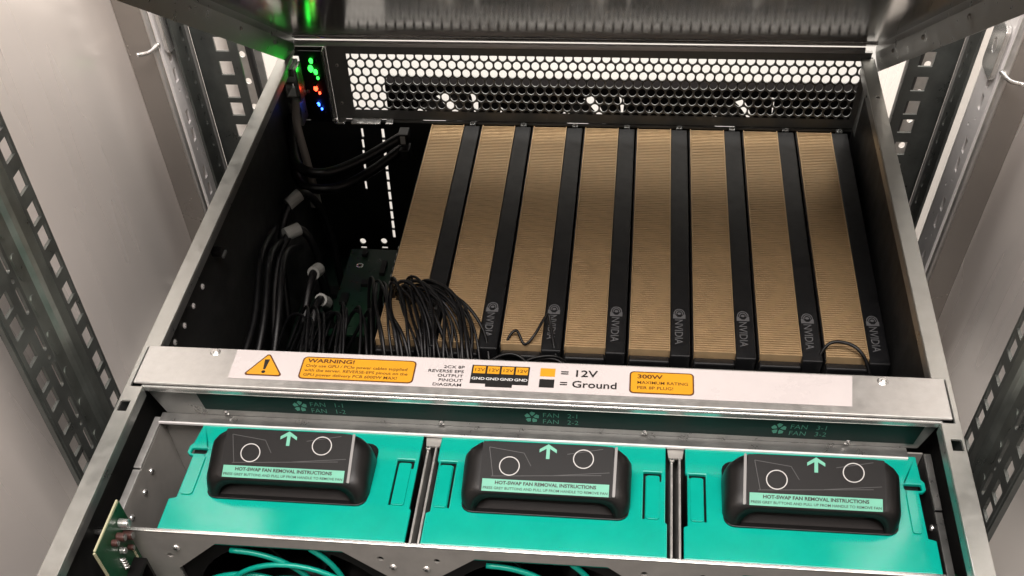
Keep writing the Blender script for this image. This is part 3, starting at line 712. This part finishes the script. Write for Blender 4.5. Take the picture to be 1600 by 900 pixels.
bm = NB(); box(bm, GX+0.0002, GX+GW, GY0-0.006, GY0-0.0002, GZ-0.105, GZ-0.0040); build('end_cap', bm, M_shroud, card, bevel=0.001)
bm = NB(); box(bm, GX+0.0300, GX+0.0345, GYR-0.0048, GYR-0.0010, GZ-0.003, GZ+0.0004); build('bracket_tab', bm, M_dsteel, card, bevel=0.0004)
screw('bracket_screw', (GX+0.0322, GYR-0.0030, GZ+0.0004), (0, 0, 1), card, 0.0014, M_dsteel)
fm = frame((GX+0.0288, 0.1385, GZ-0.0002), (0, -1, 0), (1, 0, 0))
text('brand_lettering', 'NVIDIA', fm, 0.0074, M_nv, card, 1.0, 0.0)
# eye emblem: ringed eye with a solid right half
bm = NB(); ex, ey = GX+0.0316, 0.1440
def EM(u, v, tt): return (ex+v, ey-u, GZ-0.0002+tt)
def arcband(r0, r1, a0, a1, n=12, sy=0.75):
    return [(r0*math.cos(R(a0+(a1-a0)*i/n)), sy*r0*math.sin(R(a0+(a1-a0)*i/n))) for i in range(n+1)]+[(r1*math.cos(R(a1+(a0-a1)*i/n)), sy*r1*math.sin(R(a1+(a0-a1)*i/n))) for i in range(n+1)]
plate(bm, arcband(0.0048, 0.0040, 80, 280), [], 0, 0.00005, EM); plate(bm, arcband(0.0032, 0.0024, 70, 290), [], 0, 0.00005, EM)
plate(bm, circ(0.0, 0, 0.0012, 12), [], 0, 0.00005, EM); plate(bm, [(0.0008, 0.0040), (0.0050, 0.0040), (0.0050, -0.0040), (0.0008, -0.0040), (0.0008, -0.0028), (0.0036, -0.001), (0.0036, 0.001), (0.0008, 0.0028)], [], 0, 0.00005, EM)
build('eye_emblem', bm, M_nv, card)
for i in range(1, 8):
    cc = copy_tree(card); cc.location.x = GX+GP*i; cc['label'] = labels[i]

# ================================================================= REAR FANS behind the bezel
rf = thing('rear_fan_unit', 'dark fan unit with three round openings behind the hexagonal vent', 'fan unit', (0.03, 0.40, -0.15))
rx = [-0.1489+0.0610+0.1185*i for i in range(3)]
bm = NB(); plate(bm, rect(-0.1489, 0.2290, -0.160, -0.0345), [circ(x, -0.0890, 0.0500, 48) for x in rx], 0.392, 0.406, XZ(0)); build('fan_frame', bm, mat('matte_black', (0.006, 0.005, 0.005), 0, 0.9, spec=0.05), rf)
for x in rx:
    bm = NB(); cyl(bm, (x, 0.394, -0.0890), (0, 1, 0), 0.021, 0.018, 28); h = build('fan_hub', bm, M_black, rf)
    bm = NB()
    for k in range(11):
        a0 = 2*math.pi*k/11; rows = []
        for i in range(5):
            rr = 0.0205+i*0.0082
            rows.append([bm.verts.new((x+rr*math.cos(a0+j*0.128+i*0.08), 0.394+j*0.0028, -0.0890+rr*math.sin(a0+j*0.128+i*0.08))) for j in range(5)])
        for i in range(4):
            for j in range(4): bm.faces.new([rows[i][j], rows[i][j+1], rows[i+1][j+1], rows[i+1][j]])
    build('blades', bm, M_black, h, smooth=True)

# ================================================================= MAINBOARD SIDE
mb = thing('mainboard', 'dark green mainboard lying on the chassis floor at the left, under the cables', 'circuit board', (-0.15, 0.2, ZF+0.005))
bm = NB(); box(bm, -0.213, -0.112, 0.045, 0.352, ZF+0.006, ZF+0.0076); build('board', bm, M_board, mb)
rng = random.Random(3)
for k in range(26):
    x = rng.uniform(-0.210, -0.120); y = rng.uniform(0.06, 0.34); a, b, h = rng.uniform(0.002, 0.006), rng.uniform(0.002, 0.006), rng.uniform(0.001, 0.006)
    bm = NB(); box(bm, x-a, x+a, y-b, y+b, ZF+0.0077, ZF+0.0077+h); build('chip', bm, M_black, mb)
for k in range(4):
    x = -0.205+k*0.009
    bm = NB(); box(bm, x, x+0.006, 0.120, 0.255, ZF+0.0077, ZF+0.014); build('memory_slot', bm, M_black, mb)
for k in range(4):
    x = -0.2035+k*0.009
    t = thing('memory_module', 'upright dark memory module under the cables, number %s from the left wall' % ('first', 'second', 'third', 'fourth')[k], 'memory module', (x, 0.19, ZF+0.014), 'memory modules on the mainboard')
    bm = NB(); box(bm, x, x+0.0014, 0.124, 0.251, ZF+0.0142, ZF+0.044); build('board', bm, M_board, t)
    for q in range(8):
        bm = NB(); box(bm, x+0.0015, x+0.0025, 0.128+q*0.0152, 0.139+q*0.0152, ZF+0.022, ZF+0.038); build('memory_chip', bm, M_black, t)
# riser board standing by the first card
t = thing('riser_board', 'green riser board with a mounting ring, left of the first gold card', 'circuit board', (-0.14, 0.24, -0.15))
bm = NB(); plate(bm, rect(-0.171, -0.133, 0.190, 0.296), [circ(-0.160, 0.274, 0.0016, 12)], 0, 0.0016, XY(-0.120)); build('board', bm, mat('riser_green', (0.003, 0.018, 0.009), 0.1, 0.35, 0.3, 200, 0.1), t)
bm = NB(); plate(bm, circ(-0.160, 0.274, 0.0030, 20), [circ(-0.160, 0.274, 0.0017, 20)], 0.0017, 0.0019, XY(-0.120)); build('mounting_ring', bm, M_chrome, t)
for x, y, a, b in ((-0.164, 0.23, 0.003, 0.006), (-0.140, 0.27, 0.002, 0.008), (-0.150, 0.250, 0.004, 0.003), (-0.158, 0.288, 0.002, 0.003), (-0.140, 0.22, 0.0025, 0.01)):
    bm = NB(); box(bm, x-a, x+a, y-b, y+b, -0.1183, -0.1155); build('chip', bm, M_black, t)
t = thing('slot_comb', 'short dark comb of card slots tucked beside the first gold card', 'connector', (-0.118, 0.22, -0.12))
bm = NB(); box(bm, -0.1225, -0.1120, 0.175, 0.262, -0.1182, -0.0900); build('slot_body', bm, M_black, t)
for k in range(10):
    y = 0.178+k*0.0085
    bm = NB(); box(bm, -0.1223, -0.1122, y, y+0.0030, -0.0899, -0.0880); build('contact_bar', bm, M_dsteel, t)
# status light cluster
t = thing('status_light_board', 'small board of glowing green, red and blue status lights at the rear left corner', 'status lights', (-0.195, 0.352, -0.045))
bm = NB(); box(bm, -0.2085, -0.1910, 0.3720, 0.3730, -0.0550, -0.0005); build('board', bm, M_black, t)
for x, z, r, mt in ((-0.1948, 0.0008, 0.0016, M_ledg), (-0.1962, -0.0050, 0.0021, M_ledg), (-0.1928, -0.0075, 0.0017, M_ledg), (-0.1918, -0.0120, 0.0011, M_ledg), (-0.1950, -0.0200, 0.0017, M_ledr), (-0.1925, -0.0235, 0.0010, M_ledr), (-0.1952, -0.0325, 0.0014, M_ledb), (-0.1930, -0.0360, 0.0009, M_ledb)):
    bm = NB(); bmesh.ops.create_icosphere(bm, subdivisions=2, radius=r, matrix=Matrix.Translation((x-0.0042, 0.3705, z-0.0078)) @ Matrix.Diagonal((1, 0.8, 1.25, 1)))
    build('light', bm, mt, t, smooth=True)
rl = random.Random(5)
for k in range(9):
    x, z = rl.uniform(-0.202, -0.189), rl.uniform(-0.045, 0.004)
    bm = NB(); box(bm, x-0.0050, x-0.0032, 0.3695, 0.3718, z-0.0090, z-0.0066); build('chip', bm, M_dsteel if k % 3 == 0 else M_black, t, bevel=0.0002)
t = thing('port_block', 'stack of metal-edged connectors in the rear left corner, beside the status lights', 'connector', (-0.207, 0.345, -0.03))
for z0, z1 in ((-0.002, 0.004), (-0.018, -0.006), (-0.040, -0.022)):
    bm = NB(); plate(bm, rect(-0.2180, -0.2085, z0-0.008, z1-0.008), [rect(-0.2167, -0.2098, z0-0.0068, z1-0.0092)], 0.352, 0.368, XZ(0)); build('port', bm, M_dsteel, t, bevel=0.0004)
bm = NB(); box(bm, -0.2083, -0.2069, 0.354, 0.368, -0.030, -0.006); build('bright_tab', bm, M_chrome, t)
# flat ribbon-like grey connectors hanging from the ports
t = thing('ribbon_cable', 'grey flat ribbon cable hanging down from the rear left connectors', 'cable', (-0.2, 0.33, -0.10))
bm = NB(); L = []
for i, (x, y, z) in enumerate(smoothpath([(-0.2060, 0.336, -0.020), (-0.2050, 0.325, -0.032), (-0.2010, 0.318, -0.055), (-0.1990, 0.316, -0.075)], 6)):
    L.append([bm.verts.new((x-0.0030, y, z)), bm.verts.new((x+0.0030, y+0.001, z))])
for i in range(len(L)-1): bm.faces.new([L[i][0], L[i][1], L[i+1][1], L[i+1][0]])
o = build('ribbon', bm, mat('ribbon_grey', (0.22, 0.20, 0.18), 0, 0.45), t, smooth=True); md = o.modifiers.new('t', 'SOLIDIFY'); md.thickness = 0.0012
bm = NB(); box(bm, -0.2040, -0.1955, 0.3130, 0.3180, -0.094, -0.076); build('plug', bm, M_tag, t, bevel=0.0006)

# ---- thick cables
def cable(label, pts, r, group='thick black cables at the left', tag=None, mt=None):
    t = thing('cable', label, 'cable', tuple(pts[0]), group)
    bm = NB(); tube(bm, pts, r, 12, 10); build('sheath', bm, mt or M_cable, t, smooth=True)
    if tag is not None:
        P = smoothpath(pts, 10); k = int(tag*(len(P)-2)); d = (P[min(k+3, len(P)-1)]-P[k]).normalized()
        bm = NB(); cyl(bm, P[k]-d*0.006, d, r*1.55, 0.0125, 14); build('paper_tag', bm, M_tag, t)
    return t
cable('upper thick black cable looping from the left wall to the slot covers', [(-0.214, 0.345, -0.035), (-0.2140, 0.330, -0.052), (-0.205, 0.313, -0.060), (-0.184, 0.309, -0.061), (-0.158, 0.328, -0.060), (-0.128, 0.349, -0.052)], 0.0038)
cable('lower thick black cable looping from the left wall under its neighbour', [(-0.214, 0.330, -0.055), (-0.212, 0.318, -0.068), (-0.201, 0.305, -0.071), (-0.1755, 0.306, -0.071), (-0.152, 0.330, -0.070), (-0.130, 0.350, -0.062)], 0.0036)
for y, z, lab in ((0.3480, -0.0520, 'black plug with a pale face at the end of the upper thick cable'), (0.3470, -0.0640, 'black plug just under its pale-faced neighbour, ending the lower thick cable')):
    t = thing('cable_plug', lab, 'plug', (-0.128, y, z))
    bm = NB(); box(bm, -0.1320, -0.1240, y-0.006, y+0.006, z-0.0045, z+0.0040); build('housing', bm, M_black, t, bevel=0.0008)
    if z > -0.06:
        bm = NB(); box(bm, -0.1300, -0.1262, y-0.0066, y-0.0061, z-0.0030, z+0.0030); build('pale_face', bm, M_tag, t)
cable('black cable with the uppermost white paper tag, by the left wall', [(-0.212, 0.225, -0.140), (-0.214, 0.262, -0.085), (-0.200, 0.285, -0.064), (-0.186, 0.292, -0.090), (-0.180, 0.280, -0.150)], 0.0030, tag=0.45)
cable('black cable with the second white paper tag, bent over at its end', [(-0.208, 0.150, -0.150), (-0.208, 0.210, -0.090), (-0.199, 0.245, -0.070), (-0.186, 0.250, -0.085), (-0.180, 0.240, -0.150)], 0.0030, tag=0.52)
cable('black cable with the white tag halfway to the crossbar', [(-0.182, 0.240, -0.150), (-0.176, 0.222, -0.095), (-0.176, 0.205, -0.078), (-0.180, 0.170, -0.100), (-0.185, 0.120, -0.150)], 0.0030, tag=0.42)
cable('black cable with the lowest white tag, just above the wire fan', [(-0.170, 0.205, -0.140), (-0.166, 0.190, -0.090), (-0.168, 0.172, -0.083), (-0.172, 0.140, -0.110), (-0.175, 0.100, -0.150)], 0.0030, tag=0.30)
for k, (x, lab) in enumerate(((-0.213, 'thin black cable clipped along the left chassis wall'), (-0.206, 'black cable sagging forward beside the left chassis wall'), (-0.196, 'black cable curving down beside the memory modules'))):
    cable(lab, [(x, 0.250, -0.070-0.008*k), (x+0.004, 0.200, -0.060), (x+0.008, 0.150, -0.075), (x+0.002, 0.100, -0.095-0.01*k), (x-0.002, 0.050, -0.140)], 0.0026)
for k, (y, z) in enumerate(((0.148, -0.020), (0.075, -0.060), (0.060, -0.080))):
    t = thing('cable_clip', ('small bright clip on the left inner wall, uppermost', 'small dark clip low on the left inner wall, nearer the hole row', 'small dark clip low on the left inner wall, nearer the crossbar')[k], 'clip', (-0.218, y, z), 'clips on the left inner wall')
    bm = NB(); box(bm, -0.2188, -0.2120, y-0.003, y+0.003, z-0.002, z+0.002); build('clip_body', bm, M_black, t, bevel=0.0005)
    bm = NB(); box(bm, -0.2119, -0.2105, y-0.0035, y+0.0035, z-0.0025, z-0.0010); build('clip_tongue', bm, M_dsteel, t)

# ---- wire harnesses: many thin wires arching over the first card
rng = random.Random(11)
def harness(label, starts):
    t = thing('wire_harness', label, 'wires', (starts[0][0][0], 0.08, -0.12), 'bundles of thin black power wires')
    for pts in starts:
        sw = rng.uniform(-0.007, 0.007)
        pts = [(p[0]+sw*i/3+rng.uniform(-0.0022, 0.0022)*(0 < i), p[1]+rng.uniform(-0.003, 0.003), p[2]+rng.uniform(0.0, 0.004)*(0 < i < len(pts)-1)) for i, p in enumerate(pts)]
        bm = NB(); tube(bm, pts, rng.choice((0.0009, 0.0011, 0.0012)), 7, 8); build('wire', bm, M_cable, t, smooth=True)
    return t
L = []
for k in range(20):
    f = k/19; x0 = -0.103+0.022*f+rng.uniform(-.004, .004); j = rng.uniform(-.006, .005)
    L.append([(x0-0.004, 0.150+0.005*f+j, -0.100), (x0, 0.150+j, -0.056+0.006*rng.random()), (x0+0.010+0.010*f, 0.145-0.008*f+j, -0.042+0.005*rng.random()),
              (x0+0.024+0.014*f, 0.120+j, -0.045+j), (x0+0.032+0.012*f, 0.090, -0.060+j*2), (x0+0.036+0.010*f, 0.062, -0.100)])
harness('arch of thin black wires over the front end of the first and second gold cards', L)
L = []
for k in range(13):
    f = k/12; x0 = -0.118+0.024*f+rng.uniform(-.004, .004); j = rng.uniform(-.006, .005)
    L.append([(x0-0.010, 0.150+j, -0.110), (x0-0.004, 0.160+j, -0.060), (x0+0.002, 0.152+j, -0.045+j*0.4), (x0+0.010, 0.125+j, -0.043+j*0.5), (x0+0.020, 0.096+j*0.4, -0.050), (x0+0.028, 0.060, -0.095)])
harness('slanting black wires left of the wire arch, partly over the first gold card', L)
L = []
for k in range(14):
    f = k/13; x0 = -0.172+0.045*f+rng.uniform(-.003, .003); j = rng.uniform(-.004, .004)
    L.append([(x0-0.016, 0.135+j, -0.090), (x0-0.004, 0.148+j, -0.070), (x0+0.006, 0.135+j, -0.060+j), (x0+0.010, 0.105+j, -0.065), (x0+0.008, 0.080, -0.085), (x0+0.004, 0.050, -0.130)])
harness('loose fan of grey-black wires at the left, behind the warning triangle', L)
L = []
for k in range(26):
    x0 = -0.055+k*0.0104+rng.uniform(-.004, .004); wd = 0.020+0.012*rng.random(); h = -0.067+0.012*rng.random(); y0 = 0.080+0.014*rng.random()
    L.append([(x0-wd, y0, -0.125), (x0-wd*0.75, y0+0.004, h-0.014), (x0, y0+0.006, h), (x0+wd*0.75, y0+0.004, h-0.012), (x0+wd, y0, -0.125)])
harness('low row of black wire loops between the card ends and the crossbar', L)
t = thing('loose_wire', 'thin black wire kinked into a peak over the front of the third gold card', 'wire', (-0.01, 0.1, -0.06))
bm = NB(); tube(bm, [(-0.026, 0.098, -0.080), (-0.024, 0.110, -0.055), (-0.018, 0.116, -0.048), (-0.012, 0.108, -0.052), (-0.006, 0.112, -0.048), (0.001, 0.126, -0.043), (0.0035, 0.122, -0.046), (0.008, 0.104, -0.055), (0.014, 0.094, -0.070)], 0.0009, 8); build('wire', bm, M_cable, t, smooth=True)
t = thing('loose_wire', 'thin black wire curving across the front corner of the rightmost gold card', 'wire', (0.18, 0.1, -0.06))
bm = NB(); tube(bm, [(0.168, 0.095, -0.075), (0.174, 0.112, -0.050), (0.186, 0.114, -0.046), (0.198, 0.106, -0.050), (0.208, 0.092, -0.070)], 0.0011, 8); build('wire', bm, M_cable, t, smooth=True)
# thin grey partition edges in front of the cards
for k, x in enumerate((0.0120, 0.0525, 0.0930, 0.1335, 0.1740)):
    t = thing('guide_plate', 'thin grey plate edge standing before card ends, %s from the left' % ('first', 'second', 'third', 'fourth', 'fifth')[k], 'guide plate', (x, 0.09, -0.15), 'thin plates between the card front ends')
    bm = NB(); box(bm, x-0.0006, x+0.0006, 0.064, 0.102, -0.150, -0.0620); build('plate', bm, M_dsteel, t)
